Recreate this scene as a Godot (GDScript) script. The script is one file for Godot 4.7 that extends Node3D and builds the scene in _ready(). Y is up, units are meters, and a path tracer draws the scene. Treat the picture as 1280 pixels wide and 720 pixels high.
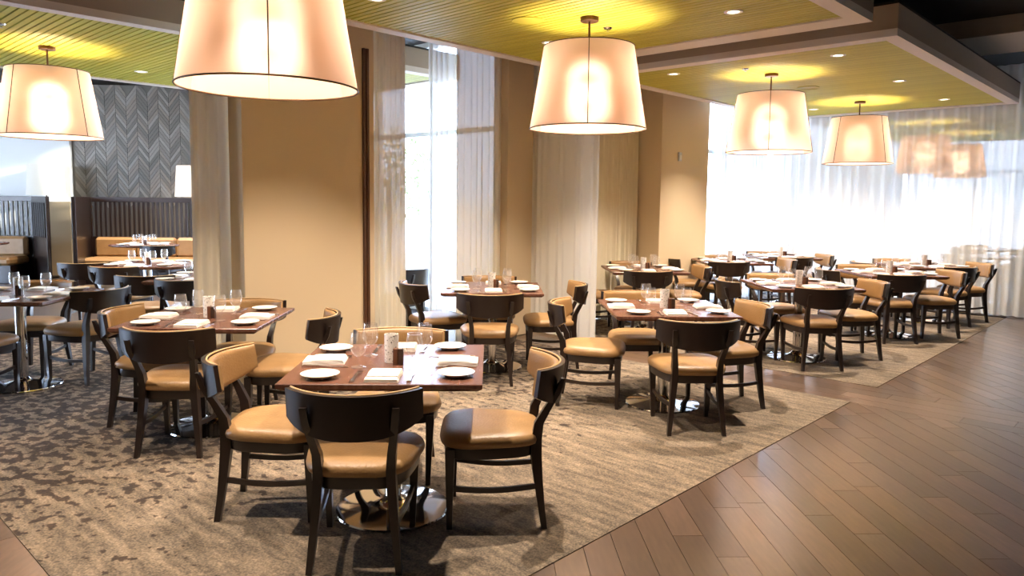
extends Node3D
# A hotel dining room: tables on carpets under green slatted ceiling rafts. The raft, carpet and wall grid lies at 45 degrees to the tables:
# "a" runs along the rafts (right and away), "b" across them (left and away); ab(a, b, h) gives the point.

const Q := 0.70710678
const HC := 2.94
const HM := 3.70
var M := {}
var taken := {}
var proto := {}
var cam: Camera3D
var rng := RandomNumberGenerator.new()


# ---------------------------------------------------------------- geometry
class Geo:
	var v := PackedVector3Array()
	var n := PackedVector3Array()
	var t := PackedVector2Array()

	func tri(a: Vector3, b: Vector3, c: Vector3, na: Vector3, nb: Vector3, nc: Vector3, ua := Vector2.ZERO, ub := Vector2.ZERO, uc := Vector2.ZERO) -> void:
		if (c - a).cross(b - a).dot(na + nb + nc) >= 0.0:
			v.append_array(PackedVector3Array([a, b, c])); n.append_array(PackedVector3Array([na, nb, nc])); t.append_array(PackedVector2Array([ua, ub, uc]))
		else:
			v.append_array(PackedVector3Array([a, c, b])); n.append_array(PackedVector3Array([na, nc, nb])); t.append_array(PackedVector2Array([ua, uc, ub]))

	func quad(a: Vector3, b: Vector3, c: Vector3, d: Vector3, out: Vector3) -> void:
		var m := (b - a).cross(c - a)
		if m.length() < 1e-12:
			m = (c - a).cross(d - a)
		m = m.normalized()
		if m.dot(out) < 0.0:
			m = -m
		tri(a, b, c, m, m, m, Vector2(0, 0), Vector2(1, 0), Vector2(1, 1))
		tri(a, c, d, m, m, m, Vector2(0, 0), Vector2(1, 1), Vector2(0, 1))

	# rows of points; wrap joins the last column to the first; normals smooth; side = +1 or -1, 0 = away from each row's centre
	func grid(rows: Array, wrap: bool, side := 0.0) -> void:
		var nr := rows.size()
		var nc: int = rows[0].size()
		var nn := []
		var sign_sum := 0.0
		for i in nr:
			var r := PackedVector3Array()
			var mid := Vector3.ZERO
			for p in rows[i]:
				mid += p
			mid /= nc
			for j in nc:
				var j0 := (j - 1 + nc) % nc if wrap else maxi(j - 1, 0)
				var j1 := (j + 1) % nc if wrap else mini(j + 1, nc - 1)
				var di: Vector3 = rows[mini(i + 1, nr - 1)][j] - rows[maxi(i - 1, 0)][j]
				var dj: Vector3 = rows[i][j1] - rows[i][j0]
				var m := di.cross(dj)
				if m.length() < 1e-14:
					m = Vector3.UP
				m = m.normalized()
				r.append(m)
				sign_sum += m.dot(rows[i][j] - mid)
			nn.append(r)
		var k := side if side != 0.0 else signf(sign_sum)
		for i in nr - 1:
			for j in (nc if wrap else nc - 1):
				var j1 := (j + 1) % nc
				var a: Vector3 = rows[i][j]; var b: Vector3 = rows[i][j1]; var c: Vector3 = rows[i + 1][j1]; var d: Vector3 = rows[i + 1][j]
				var ua := Vector2(float(j) / nc, float(i) / (nr - 1)); var ub := Vector2(float(j + 1) / nc, ua.y)
				var uc := Vector2(ub.x, float(i + 1) / (nr - 1)); var ud := Vector2(ua.x, uc.y)
				tri(a, b, c, k * nn[i][j], k * nn[i][j1], k * nn[i + 1][j1], ua, ub, uc)
				tri(a, c, d, k * nn[i][j], k * nn[i + 1][j1], k * nn[i + 1][j], ua, uc, ud)

	func fan(ring: PackedVector3Array, out: Vector3) -> void:
		var mid := Vector3.ZERO
		for p in ring:
			mid += p
		mid /= ring.size()
		for j in ring.size():
			tri(mid, ring[j], ring[(j + 1) % ring.size()], out, out, out)

	func loft(rings: Array, caps := true) -> void:
		grid(rings, true)
		if caps:
			var last := rings.size() - 1
			var c0 := Vector3.ZERO; var c1 := Vector3.ZERO; var d0 := Vector3.ZERO; var d1 := Vector3.ZERO
			for p in rings[0]: c0 += p / rings[0].size()
			for p in rings[1]: c1 += p / rings[1].size()
			for p in rings[last]: d0 += p / rings[last].size()
			for p in rings[last - 1]: d1 += p / rings[last - 1].size()
			fan(rings[0], (c0 - c1).normalized()); fan(rings[last], (d0 - d1).normalized())

	# stations of four corners each: a bent bar whose four long faces are smooth along and sharp across
	func bar(st: Array) -> void:
		for k in 4:
			var rows := []
			var side := Vector3.ZERO
			for s in st:
				rows.append(PackedVector3Array([s[k], s[(k + 1) % 4]]))
				side += (s[k] + s[(k + 1) % 4]) * 0.5 - (s[0] + s[1] + s[2] + s[3]) * 0.25
			var m: Vector3 = (rows[1][0] - rows[0][0]).cross(rows[0][1] - rows[0][0])
			var s0: Vector3 = (st[0][k] + st[0][(k + 1) % 4]) * 0.5 - (st[0][0] + st[0][1] + st[0][2] + st[0][3]) * 0.25
			grid(rows, false, 1.0 if m.dot(s0) >= 0.0 else -1.0)
		var l := st.size() - 1
		quad(st[0][0], st[0][1], st[0][2], st[0][3], st[0][0] - st[1][0])
		quad(st[l][0], st[l][1], st[l][2], st[l][3], st[l][0] - st[l - 1][0])

	func box(c: Vector3, s: Vector3, bev := 0.0, bas := Basis.IDENTITY) -> void:
		var h := s * 0.5
		if bev <= 0.0:
			for ax in 3:
				for sg in [-1.0, 1.0]:
					var u := Vector3.ZERO; var w := Vector3.ZERO; var o := Vector3.ZERO
					o[ax] = sg * h[ax]; u[(ax + 1) % 3] = h[(ax + 1) % 3]; w[(ax + 2) % 3] = h[(ax + 2) % 3]
					quad(c + bas * (o - u - w), c + bas * (o + u - w), c + bas * (o + u + w), c + bas * (o - u + w), bas * o)
			return
		var i := h - Vector3(bev, bev, bev)
		for ax in 3:
			var b := (ax + 1) % 3; var d := (ax + 2) % 3
			for sg in [-1.0, 1.0]:
				var u := Vector3.ZERO; var w := Vector3.ZERO; var o := Vector3.ZERO
				o[ax] = sg * h[ax]; u[b] = i[b]; w[d] = i[d]
				quad(c + bas * (o - u - w), c + bas * (o + u - w), c + bas * (o + u + w), c + bas * (o - u + w), bas * o)
				for sb in [-1.0, 1.0]:
					var p := Vector3.ZERO; var q := Vector3.ZERO; var e := Vector3.ZERO
					p[ax] = sg * h[ax]; p[b] = sb * i[b]; q[ax] = sg * i[ax]; q[b] = sb * h[b]; e[d] = i[d]
					quad(c + bas * (p - e), c + bas * (p + e), c + bas * (q + e), c + bas * (q - e), bas * (p + q))
		for sx in [-1.0, 1.0]:
			for sy in [-1.0, 1.0]:
				for sz in [-1.0, 1.0]:
					var g := Vector3(sx, sy, sz)
					var m: Vector3 = bas * g.normalized()
					tri(c + bas * (Vector3(h.x, i.y, i.z) * g), c + bas * (Vector3(i.x, h.y, i.z) * g), c + bas * (Vector3(i.x, i.y, h.z) * g), m, m, m)

	# profile of (radius, height), outside of the body on the right hand going up
	func lathe(pr: Array, seg := 24, at := Vector3.ZERO) -> void:
		var start := 0
		for i in range(1, pr.size()):
			var cut := i == pr.size() - 1
			if not cut:
				var d0: Vector2 = (pr[i] - pr[i - 1]).normalized(); var d1: Vector2 = (pr[i + 1] - pr[i]).normalized()
				cut = d0.dot(d1) < 0.8
			if cut:
				var rows := []
				var nor := []
				for k in range(start, i + 1):
					var tg: Vector2 = pr[mini(k + 1, i)] - pr[maxi(k - 1, start)]
					var nm := Vector2(tg.y, -tg.x).normalized()
					var r := PackedVector3Array(); var q := PackedVector3Array()
					for j in seg + 1:
						var an := TAU * j / seg
						r.append(at + Vector3(pr[k].x * cos(an), pr[k].y, pr[k].x * sin(an)))
						q.append(Vector3(nm.x * cos(an), nm.y, nm.x * sin(an)))
					rows.append(r); nor.append(q)
				for k in rows.size() - 1:
					for j in seg:
						var u0 := Vector2(float(j) / seg, pr[start + k].y); var u1 := Vector2(float(j + 1) / seg, u0.y); var u2 := Vector2(u1.x, pr[start + k + 1].y); var u3 := Vector2(u0.x, u2.y)
						if pr[start + k].x > 1e-6:
							tri(rows[k][j], rows[k][j + 1], rows[k + 1][j + 1], nor[k][j], nor[k][j + 1], nor[k + 1][j + 1], u0, u1, u2)
						if pr[start + k + 1].x > 1e-6:
							tri(rows[k][j], rows[k + 1][j + 1], rows[k + 1][j], nor[k][j], nor[k + 1][j + 1], nor[k + 1][j], u0, u2, u3)
				start = i

	func tube(path: Array, rad: float, seg := 8) -> void:
		var rings := []
		for i in path.size():
			var tg: Vector3 = (path[mini(i + 1, path.size() - 1)] - path[maxi(i - 1, 0)]).normalized()
			var u := tg.cross(Vector3.UP if absf(tg.y) < 0.9 else Vector3.RIGHT).normalized()
			var w := tg.cross(u)
			var r := PackedVector3Array()
			for j in seg:
				r.append(path[i] + (u * cos(TAU * j / seg) + w * sin(TAU * j / seg)) * rad)
			rings.append(r)
		loft(rings)

	func ring(c: Vector3, big: float, small: float, seg := 32, rs := 6) -> void:
		var rings := []
		for i in seg + 1:
			var an := TAU * i / seg
			var o := Vector3(cos(an), 0, sin(an))
			var r := PackedVector3Array()
			for j in rs:
				r.append(c + o * (big + small * cos(TAU * j / rs)) + Vector3.UP * small * sin(TAU * j / rs))
			rings.append(r)
		grid(rings, true)

	func mesh() -> ArrayMesh:
		var a := []
		a.resize(Mesh.ARRAY_MAX)
		a[Mesh.ARRAY_VERTEX] = v; a[Mesh.ARRAY_NORMAL] = n; a[Mesh.ARRAY_TEX_UV] = t
		var m := ArrayMesh.new()
		m.add_surface_from_arrays(Mesh.PRIMITIVE_TRIANGLES, a)
		return m


func ab(a: float, b: float, h := 0.0) -> Vector3:
	return Vector3((a - b) * Q, h, -(a + b) * Q)


func numbered(called: String) -> String:
	taken[called] = taken.get(called, -1) + 1
	return called if taken[called] == 0 else "%s_%03d" % [called, taken[called]]


func part(parent: Node3D, called: String, m: Mesh, mat: Material, pos := Vector3.ZERO, turn := 0.0) -> MeshInstance3D:
	var o := MeshInstance3D.new()
	o.name = called if parent != self else numbered(called)
	o.mesh = m
	o.material_override = mat
	o.position = pos
	o.rotation.y = turn
	parent.add_child(o, true)
	return o


func gpart(parent: Node3D, called: String, g: Geo, mat: Material, pos := Vector3.ZERO, turn := 0.0) -> MeshInstance3D:
	return part(parent, called, g.mesh(), mat, pos, turn)


func bpart(parent: Node3D, called: String, c: Vector3, s: Vector3, mat: Material, bev := 0.0) -> MeshInstance3D:
	var g := Geo.new()
	g.box(Vector3.ZERO, s, bev)
	return part(parent, called, g.mesh(), mat, c)


func thing(called: String, label: String, category: String, at := Vector3.ZERO, turn := 0.0, group := "") -> Node3D:
	var o := Node3D.new()
	o.name = numbered(called)
	add_child(o)
	o.position = at
	o.rotation.y = turn
	tag(o, label, category, group)
	return o


func tag(o: Node, label: String, category: String, group := "") -> void:
	o.set_meta("label", label)
	o.set_meta("category", category)
	if group != "":
		o.set_meta("group", group)


func struct(called: String, turn := 0.0, label := "") -> Node3D:
	var o := Node3D.new()
	o.name = numbered(called)
	add_child(o)
	o.rotation.y = turn
	o.set_meta("kind", "structure")
	if label != "":
		o.set_meta("label", label)
	return o


# a copy of a prototype kept outside the tree
func copy(kind: String, called: String, label: String, category: String, at: Vector3, turn: float, group: String) -> Node3D:
	var o: Node3D = proto[kind].duplicate()
	o.name = numbered(called)
	add_child(o)
	o.position = at
	o.rotation.y = turn
	tag(o, label, category, group)
	return o


# box in the raft grid, inside a node turned by 45 degrees
func abox(parent: Node3D, called: String, a0: float, a1: float, h0: float, h1: float, b0: float, b1: float, mat: Material, bev := 0.0) -> MeshInstance3D:
	return bpart(parent, called, Vector3((a0 + a1) / 2, (h0 + h1) / 2, -(b0 + b1) / 2), Vector3(a1 - a0, h1 - h0, b1 - b0), mat, bev)


# ---------------------------------------------------------------- materials
func mat(albedo: Color, rough := 0.6, metal := 0.0) -> StandardMaterial3D:
	var m := StandardMaterial3D.new()
	m.albedo_color = albedo
	m.roughness = rough
	m.metallic = metal
	return m


func c8(r: int, g: int, b: int, al := 1.0) -> Color:
	return Color(r / 255.0, g / 255.0, b / 255.0, al)


func noise_tex(fr: float, seed_: int, c0: Color, c1: Color, w := 256, h := 256, oct := 4, stretch := Vector2.ONE) -> ImageTexture:
	var fn := FastNoiseLite.new()
	fn.seed = seed_
	fn.frequency = fr
	fn.fractal_octaves = oct
	var im := Image.create(w, h, false, Image.FORMAT_RGB8)
	for y in h:
		for x in w:
			# tileable: the noise is read on a torus-like blend
			var u := float(x) / w
			var k0 := fn.get_noise_2d(x * stretch.x, y * stretch.y)
			var k1 := fn.get_noise_2d((x - w) * stretch.x, y * stretch.y)
			var k := lerpf(k0, k1, u) * 0.5 + 0.5
			var vv := float(y) / h
			var k2 := fn.get_noise_2d(x * stretch.x, (y - h) * stretch.y) * 0.5 + 0.5
			k = lerpf(k, k2, vv * vv * vv)
			im.set_pixel(x, y, c0.lerp(c1, clampf((k - 0.5) * 1.8 + 0.5, 0, 1)))
	return ImageTexture.create_from_image(im)


func materials() -> void:
	M.dark = mat(c8(32, 19, 14), 0.36)
	M.dark.clearcoat_enabled = true; M.dark.clearcoat = 0.3; M.dark.clearcoat_roughness = 0.25
	M.leather = mat(Color.WHITE, 0.42)
	M.leather.albedo_texture = noise_tex(0.02, 3, c8(146, 112, 70), c8(164, 128, 84), 128, 128)
	M.leather.uv1_triplanar = true; M.leather.uv1_scale = Vector3(2, 2, 2)
	M.leather.heightmap_enabled = true; M.leather.heightmap_scale = 0.12
	M.leather.heightmap_texture = noise_tex(0.12, 5, Color.BLACK, Color.WHITE, 256, 256, 3)
	M.piping = mat(c8(196, 160, 110), 0.45)
	M.tabletop = mat(Color.WHITE, 0.27)
	M.tabletop.albedo_texture = noise_tex(0.02, 9, c8(92, 60, 48), c8(122, 84, 68), 256, 512, 4, Vector2(6, 0.5))
	M.tabletop.uv1_triplanar = true; M.tabletop.uv1_scale = Vector3(1.1, 1.1, 1.1)
	M.chrome = mat(c8(215, 215, 215), 0.08, 1.0)
	M.blackmetal = mat(c8(28, 26, 25), 0.35, 0.6)
	M.bronze = mat(c8(86, 62, 40), 0.4, 0.7)
	M.china = mat(c8(238, 230, 216), 0.18)
	M.linen = mat(c8(240, 232, 222), 0.85)
	M.linen.heightmap_enabled = true; M.linen.heightmap_scale = 0.05; M.linen.uv1_triplanar = true; M.linen.uv1_scale = Vector3(4, 4, 4)
	M.linen.heightmap_texture = M.leather.heightmap_texture
	M.steel = mat(c8(200, 198, 195), 0.18, 1.0)
	M.glass = mat(Color(1, 1, 1, 0.04), 0.03)
	M.glass.transparency = BaseMaterial3D.TRANSPARENCY_ALPHA
	M.pane = mat(Color(0.95, 0.98, 1, 0.05), 0.02)
	M.pane.transparency = BaseMaterial3D.TRANSPARENCY_ALPHA
	M.block = mat(c8(96, 58, 34), 0.5)
	M.blockdark = mat(c8(58, 36, 24), 0.5)
	var ci := Image.create(256, 128, false, Image.FORMAT_RGB8)
	ci.fill(c8(242, 239, 232))
	rng.seed = 21
	for k in 190:
		var dx := rng.randi() % 256
		var dy := rng.randi() % 128
		var dr := 1 + rng.randi() % 3
		for yy in range(-dr, dr + 1):
			for xx in range(-dr, dr + 1):
				if xx * xx + yy * yy <= dr * dr and (xx + 2 * yy + k) % 4 != 0:
					ci.set_pixel((dx + xx + 256) % 256, (dy + yy + 128) % 128, c8(70, 62, 58))
	M.printed = mat(Color.WHITE, 0.35)
	M.printed.albedo_texture = ImageTexture.create_from_image(ci)
	M.printed.uv1_scale = Vector3(1, 7, 1)
	M.printed.backlight_enabled = true; M.printed.backlight = Color(0.25, 0.25, 0.25)
	M.slat = [mat(c8(190, 183, 62), 0.55), mat(c8(184, 177, 57), 0.55), mat(c8(196, 189, 68), 0.55)]
	M.slatback = mat(c8(92, 88, 30), 0.8)
	M.border = mat(c8(232, 222, 212), 0.6)
	M.fascia = mat(c8(172, 156, 140), 0.7)
	M.black = mat(c8(30, 28, 27), 0.8)
	M.wall = mat(c8(224, 203, 168), 0.8)
	M.white = mat(c8(236, 236, 232), 0.75)
	M.trimdark = mat(c8(84, 54, 36), 0.45)
	M.aluminium = mat(c8(210, 214, 216), 0.45, 0.2)
	M.sheer = fabric(c8(246, 244, 238), 0.94, 0.4)
	M.sheerthin = fabric(c8(246, 244, 238), 0.62, 0.85)
	M.veil = fabric(c8(246, 244, 238), 0.94, 0.5)
	M.sheerfar = fabric(c8(246, 244, 238), 0.72, 0.6)
	M.stack = fabric(c8(238, 228, 202), 0.98, 0.25)
	M.shade = mat(Color(0.93, 0.79, 0.69, 0.62), 0.8)
	M.shade.refraction_enabled = true; M.shade.refraction_scale = 0.022
	M.shade.backlight_enabled = true; M.shade.backlight = Color(0.26, 0.21, 0.17)
	M.shade.cull_mode = BaseMaterial3D.CULL_DISABLED
	M.drum = fabric(c8(245, 238, 222), 1.0, 0.7)
	M.rug = mat(Color.WHITE, 0.95)
	M.far_rug = mat(Color.WHITE, 0.95)
	M.slab = mat(c8(40, 32, 28), 0.9)
	var grain := noise_tex(0.02, 31, Color(0.86, 0.86, 0.86), Color(1, 1, 1), 256, 512, 5, Vector2(5, 0.35))
	M.plank = []
	for k in 6:
		var p := mat([c8(104, 82, 66), c8(94, 74, 59), c8(112, 90, 74), c8(100, 81, 67), c8(106, 85, 66), c8(88, 69, 55)][k], 0.31)
		p.albedo_texture = grain
		p.uv1_triplanar = true
		p.uv1_scale = Vector3(1.3, 1.3, 1.3)
		p.uv1_offset = Vector3(0.137 * k, 0.31 * k, 0.23 * k)
		p.clearcoat_enabled = true; p.clearcoat = 0.35; p.clearcoat_roughness = 0.2
		M.plank.append(p)
	M.tile = []
	for k in 5:
		M.tile.append(mat([c8(132, 125, 116), c8(152, 145, 134), c8(112, 106, 97), c8(142, 131, 118), c8(122, 113, 102)][k], 0.5))
	M.beige = mat(c8(198, 176, 140), 0.7)
	M.leaf = mat(c8(120, 140, 84), 0.8)
	M.bark = mat(c8(110, 92, 74), 0.9)
	M.ground = mat(c8(206, 204, 198), 0.9)
	M.led = mat(c8(255, 246, 226), 0.5)
	M.led.emission_enabled = true; M.led.emission = c8(255, 236, 200); M.led.emission_energy_multiplier = 6.0
	M.bulb = mat(c8(255, 244, 226), 0.5)
	M.bulb.emission_enabled = true; M.bulb.emission = c8(255, 222, 170); M.bulb.emission_energy_multiplier = 3.0


func fabric(col: Color, alpha: float, back: float) -> StandardMaterial3D:
	var m := mat(Color(col.r, col.g, col.b, alpha), 0.9)
	if alpha < 1.0:
		m.transparency = BaseMaterial3D.TRANSPARENCY_ALPHA
	m.backlight_enabled = true
	m.backlight = Color(back, back, back)
	m.cull_mode = BaseMaterial3D.CULL_DISABLED
	return m


# woven carpet print: streaks along b, dark leaf-like blotches thick away from the aisle
func rug_tex(a0: float, a1: float, b0: float, b1: float, w: int, h: int, lo: float, hi: float, most: float, c_base: Color, c_blot: Color) -> ImageTexture:
	var n1 := FastNoiseLite.new(); n1.seed = 41; n1.frequency = 1.0; n1.fractal_octaves = 3; n1.fractal_gain = 0.5
	var n2 := FastNoiseLite.new(); n2.seed = 43; n2.frequency = 1.0; n2.fractal_octaves = 3
	var n3 := FastNoiseLite.new(); n3.seed = 47; n3.frequency = 1.0; n3.fractal_octaves = 2
	var im := Image.create(w, h, false, Image.FORMAT_RGB8)
	var r := RandomNumberGenerator.new(); r.seed = 5
	for y in h:
		var a := a0 + (a1 - a0) * (y + 0.5) / h
		for x in w:
			var b := b1 - (b1 - b0) * (x + 0.5) / w
			var streak := n2.get_noise_2d(a * 14.0, b * 2.6)
			var k := 1.0 + 0.30 * streak + 0.16 * n2.get_noise_2d(a * 90.0, b * 24.0 + 50.0) + r.randf_range(-0.24, 0.24)
			var c := Color(c_base.r * k, c_base.g * k, c_base.b * k)
			var dens := smoothstep(lo, hi, b + 0.6 * n3.get_noise_2d(a * 0.7, b * 0.7)) * most
			if dens > 0.01:
				var q := n1.get_noise_2d(a * 11.0, b * 8.5)
				var vein := 1.0 - absf(n3.get_noise_2d(a * 1.3 + 7.0, b * 1.1)) * 9.0
				q += maxf(vein, 0.0) * 0.32
				var e := smoothstep(0.0, 0.07, q - lerpf(0.56, -0.05, dens))
				c = c.lerp(Color(c_blot.r * k, c_blot.g * k, c_blot.b * k), e * 0.9)
			im.set_pixel(x, y, c)
	return ImageTexture.create_from_image(im)


func rug(called: String, label: String, a0: float, a1: float, b0: float, b1: float, m: StandardMaterial3D) -> void:
	var g := Geo.new()
	g.box(Vector3.ZERO, Vector3(a1 - a0, 0.02, b1 - b0))
	var o := gpart(self, called, g, m, ab((a0 + a1) / 2, (b0 + b1) / 2, -0.01), PI / 4)
	tag(o, label, "carpet")


# ---------------------------------------------------------------- floor boards
func on_screen(p: Vector3, margin: float) -> bool:
	var v := cam.transform.affine_inverse() * p
	if v.z > -0.3:
		return false
	var x := 640.0 + 920.33 * v.x / -v.z
	var y := 332.9 - 920.33 * v.y / -v.z
	return x > -margin and x < 1280 + margin and y > 0 and y < 720 + margin


func prism(poly: PackedVector2Array, top: float, bottom: float) -> Mesh:
	var g := Geo.new()
	var idx := Geometry2D.triangulate_polygon(poly)
	for k in range(0, idx.size(), 3):
		var p := poly[idx[k]]; var q := poly[idx[k + 1]]; var s := poly[idx[k + 2]]
		g.tri(Vector3(p.x, top, p.y), Vector3(q.x, top, q.y), Vector3(s.x, top, s.y), Vector3.UP, Vector3.UP, Vector3.UP)
	var mid := Vector2.ZERO
	for p in poly:
		mid += p / poly.size()
	for k in poly.size():
		var p := poly[k]; var q := poly[(k + 1) % poly.size()]
		var out := (p + q) * 0.5 - mid
		g.quad(Vector3(p.x, bottom, p.y), Vector3(q.x, bottom, q.y), Vector3(q.x, top, q.y), Vector3(p.x, top, p.y), Vector3(out.x, 0, out.y))
	return g.mesh()


func boards(floor_node: Node3D) -> void:
	var flat := func(a: float, b: float) -> Vector2:
		var p := ab(a, b)
		return Vector2(p.x, p.z)
	var fields := [[0.82, 6.0, -6.0, 1.95], [6.65, 12.3, -6.0, 1.95], [-5.0, 0.17, -6.0, 10.0], [12.3, 20.0, -6.0, 5.5]]
	var rest := Geo.new()
	var shown := 0
	var whole := {}
	var wd := 0.145
	var ln := 1.2
	for f in fields:
		var region := PackedVector2Array([flat.call(f[0], f[2]), flat.call(f[1], f[2]), flat.call(f[1], f[3]), flat.call(f[0], f[3])])
		for col in range(-70, 125):
			var x0 := col * wd
			var off := fposmod(col * 0.437 + 0.13 * ((col * col) % 5), 1.0) * ln
			for row in range(-9, 18):
				var z0 := -row * ln - off + ln
				var rect := PackedVector2Array([Vector2(x0, z0), Vector2(x0 + wd, z0), Vector2(x0 + wd, z0 + ln), Vector2(x0, z0 + ln)])
				var seen := false
				for p in rect:
					seen = seen or on_screen(Vector3(p.x, 0, p.y), 40)
				for cut in Geometry2D.intersect_polygons(rect, region):
					if seen and f[0] > 0.5 and f[0] < 12.0:
						lay_board(floor_node, cut, posmod(col * 5 + row * 3 + (col * row) % 4, 6), whole)
						shown += 1
					else:
						spare_board(rest, cut)
	# border bands whose boards run along b
	for f in [[6.0, 6.65, -6.0, 5.7, 4], [0.17, 0.82, -6.0, 10.0, 4]]:
		var w: float = (f[1] - f[0]) / f[4]
		for k in f[4]:
			var b: float = f[2] - 0.31 * k
			var nth := 0
			while b < f[3]:
				var rect := PackedVector2Array([flat.call(f[0] + k * w, b), flat.call(f[0] + (k + 1) * w, b), flat.call(f[0] + (k + 1) * w, b + 1.2), flat.call(f[0] + k * w, b + 1.2)])
				var seen := false
				for p in rect:
					seen = seen or on_screen(Vector3(p.x, 0, p.y), 40)
				if seen:
					lay_board(floor_node, rect, (k * 2 + nth) % 6, whole)
					shown += 1
				else:
					spare_board(rest, rect)
				b += 1.2
				nth += 1
	var more := gpart(floor_node, "more_planks", rest, M.plank[3])
	more.set_meta("kind", "stuff")


func spare_board(g: Geo, poly: PackedVector2Array) -> void:
	for shr in Geometry2D.offset_polygon(poly, -0.0013, Geometry2D.JOIN_MITER):
		var idx := Geometry2D.triangulate_polygon(shr)
		for k in range(0, idx.size(), 3):
			var p := shr[idx[k]]; var q := shr[idx[k + 1]]; var s := shr[idx[k + 2]]
			g.tri(Vector3(p.x, -0.004, p.y), Vector3(q.x, -0.004, q.y), Vector3(s.x, -0.004, s.y), Vector3.UP, Vector3.UP, Vector3.UP)


func lay_board(floor_node: Node3D, poly: PackedVector2Array, tone: int, whole: Dictionary) -> void:
	var shr := Geometry2D.offset_polygon(poly, -0.0013, Geometry2D.JOIN_MITER)
	if shr.is_empty():
		return
	var mid := Vector2.ZERO
	for p in shr[0]:
		mid += p / shr[0].size()
	var loc := PackedVector2Array()
	var key := ""
	for p in shr[0]:
		loc.append(p - mid)
		key += "%.3f,%.3f;" % [p.x - mid.x, p.y - mid.y]
	if not whole.has(key):
		whole[key] = prism(loc, 0.0, -0.012)
	part(floor_node, "plank", whole[key], M.plank[tone], Vector3(mid.x, -0.004, mid.y))


# ---------------------------------------------------------------- the building
func raft(label: String, a0: float, a1: float, b0: float, b1: float, top: float, wide: float) -> void:
	var r := struct("ceiling", PI / 4, label)
	var e := 0.13
	abox(r, "panel", a0 + 0.02, a1 - 0.02, HC + 0.03, HC + 0.06, b0 + 0.02, b1 - 0.02, M.slatback)
	abox(r, "border", a0, a1, HC, HC + 0.06, b0, b0 + e, M.border)
	abox(r, "border", a0, a1, HC, HC + 0.06, b1 - e, b1, M.border)
	abox(r, "border", a0, a0 + wide, HC, HC + 0.06, b0 + e, b1 - e, M.border)
	abox(r, "border", a1 - wide, a1, HC, HC + 0.06, b0 + e, b1 - e, M.border)
	abox(r, "fascia", a0, a1, HC + 0.06, top, b0, b0 + 0.03, M.fascia)
	abox(r, "fascia", a0, a1, HC + 0.06, top, b1 - 0.03, b1, M.fascia)
	abox(r, "fascia", a0, a0 + 0.03, HC + 0.06, top, b0 + 0.03, b1 - 0.03, M.fascia)
	abox(r, "fascia", a1 - 0.03, a1, HC + 0.06, top, b0 + 0.03, b1 - 0.03, M.fascia)
	abox(r, "top_board", a0, a1, top, top + 0.02, b0, b1, M.black)
	var g := Geo.new()
	var pitch := 0.0625
	g.box(Vector3.ZERO, Vector3(pitch - 0.011, 0.018, b1 - b0 - 2 * e), 0.002)
	var sm := g.mesh()
	var a := a0 + wide + pitch / 2
	var k := 0
	while a < a1 - wide - pitch * 0.3:
		part(r, "slat", sm, M.slat[(k * 7 + k / 3) % 3], Vector3(a, HC + 0.021, -(b0 + b1) / 2))
		a += pitch
		k += 1


func glazing(called: String, along_b: bool, at_: float, p0: float, p1: float, step: float, sill: float, head: float, transom: float, first: float) -> void:
	var w := struct(called, PI / 4)
	var put := func(nm: String, s0: float, s1: float, h0: float, h1: float, th: float, m: Material) -> void:
		if along_b:
			abox(w, nm, at_ - th / 2, at_ + th / 2, h0, h1, s0, s1, m, 0.004 if th > 0.02 else 0.0)
		else:
			abox(w, nm, s0, s1, h0, h1, at_ - th / 2, at_ + th / 2, m, 0.004 if th > 0.02 else 0.0)
	put.call("sill", p0, p1, 0.0, sill, 0.12, M.aluminium)
	put.call("head", p0, p1, head - 0.07, head, 0.12, M.aluminium)
	var s := first
	var marks := [p0]
	while s < p1 - 0.1:
		if s > p0 + 0.1:
			marks.append(s)
		s += step
	marks.append(p1)
	for k in marks.size():
		put.call("post", marks[k] - 0.03, marks[k] + 0.03, sill, head - 0.07, 0.1, M.aluminium)
		if k + 1 < marks.size():
			put.call("transom", marks[k] + 0.03, marks[k + 1] - 0.03, transom - 0.03, transom + 0.03, 0.08, M.aluminium)
			put.call("pane", marks[k] + 0.03, marks[k + 1] - 0.03, sill, transom - 0.03, 0.008, M.pane)
			put.call("pane", marks[k] + 0.03, marks[k + 1] - 0.03, transom + 0.03, head - 0.07, 0.008, M.pane)


func drape(label: String, p0: Vector2, p1: Vector2, h0: float, h1: float, folds: int, amp: float, m: Material, sd: int, group := "") -> void:
	var a := ab(p0.x, p0.y); var b := ab(p1.x, p1.y)
	var mid := (a + b) * 0.5
	var dir := b - a
	var nor := dir.cross(Vector3.UP).normalized()
	var r := RandomNumberGenerator.new(); r.seed = sd
	var n := folds * 8
	var ph := []
	var am := []
	for k in folds + 2:
		ph.append(r.randf_range(-0.35, 0.35)); am.append(r.randf_range(0.55, 1.15))
	var rows := []
	for i in 9:
		var t := i / 8.0
		var row := PackedVector3Array()
		for j in n + 1:
			var u := float(j) / n
			var fk := u * folds
			var k := int(fk)
			var w := fk - k
			var s: float = lerpf(ph[k], ph[k + 1], w) * (0.6 + 0.7 * t)
			var ap: float = amp * lerpf(am[k], am[k + 1], w) * (0.65 + 0.45 * t)
			var along := u + 0.25 * s / folds * sin(TAU * u * 3.0)
			row.append(a - mid + dir * clampf(along, 0.0, 1.0) + nor * ap * sin(TAU * (fk + s)) + Vector3.UP * lerpf(h1, h0, t))
		rows.append(row)
	var g := Geo.new()
	g.grid(rows, false, 1.0)
	var o := gpart(self, "curtain", g, m, mid)
	tag(o, label, "curtain", group)


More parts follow.
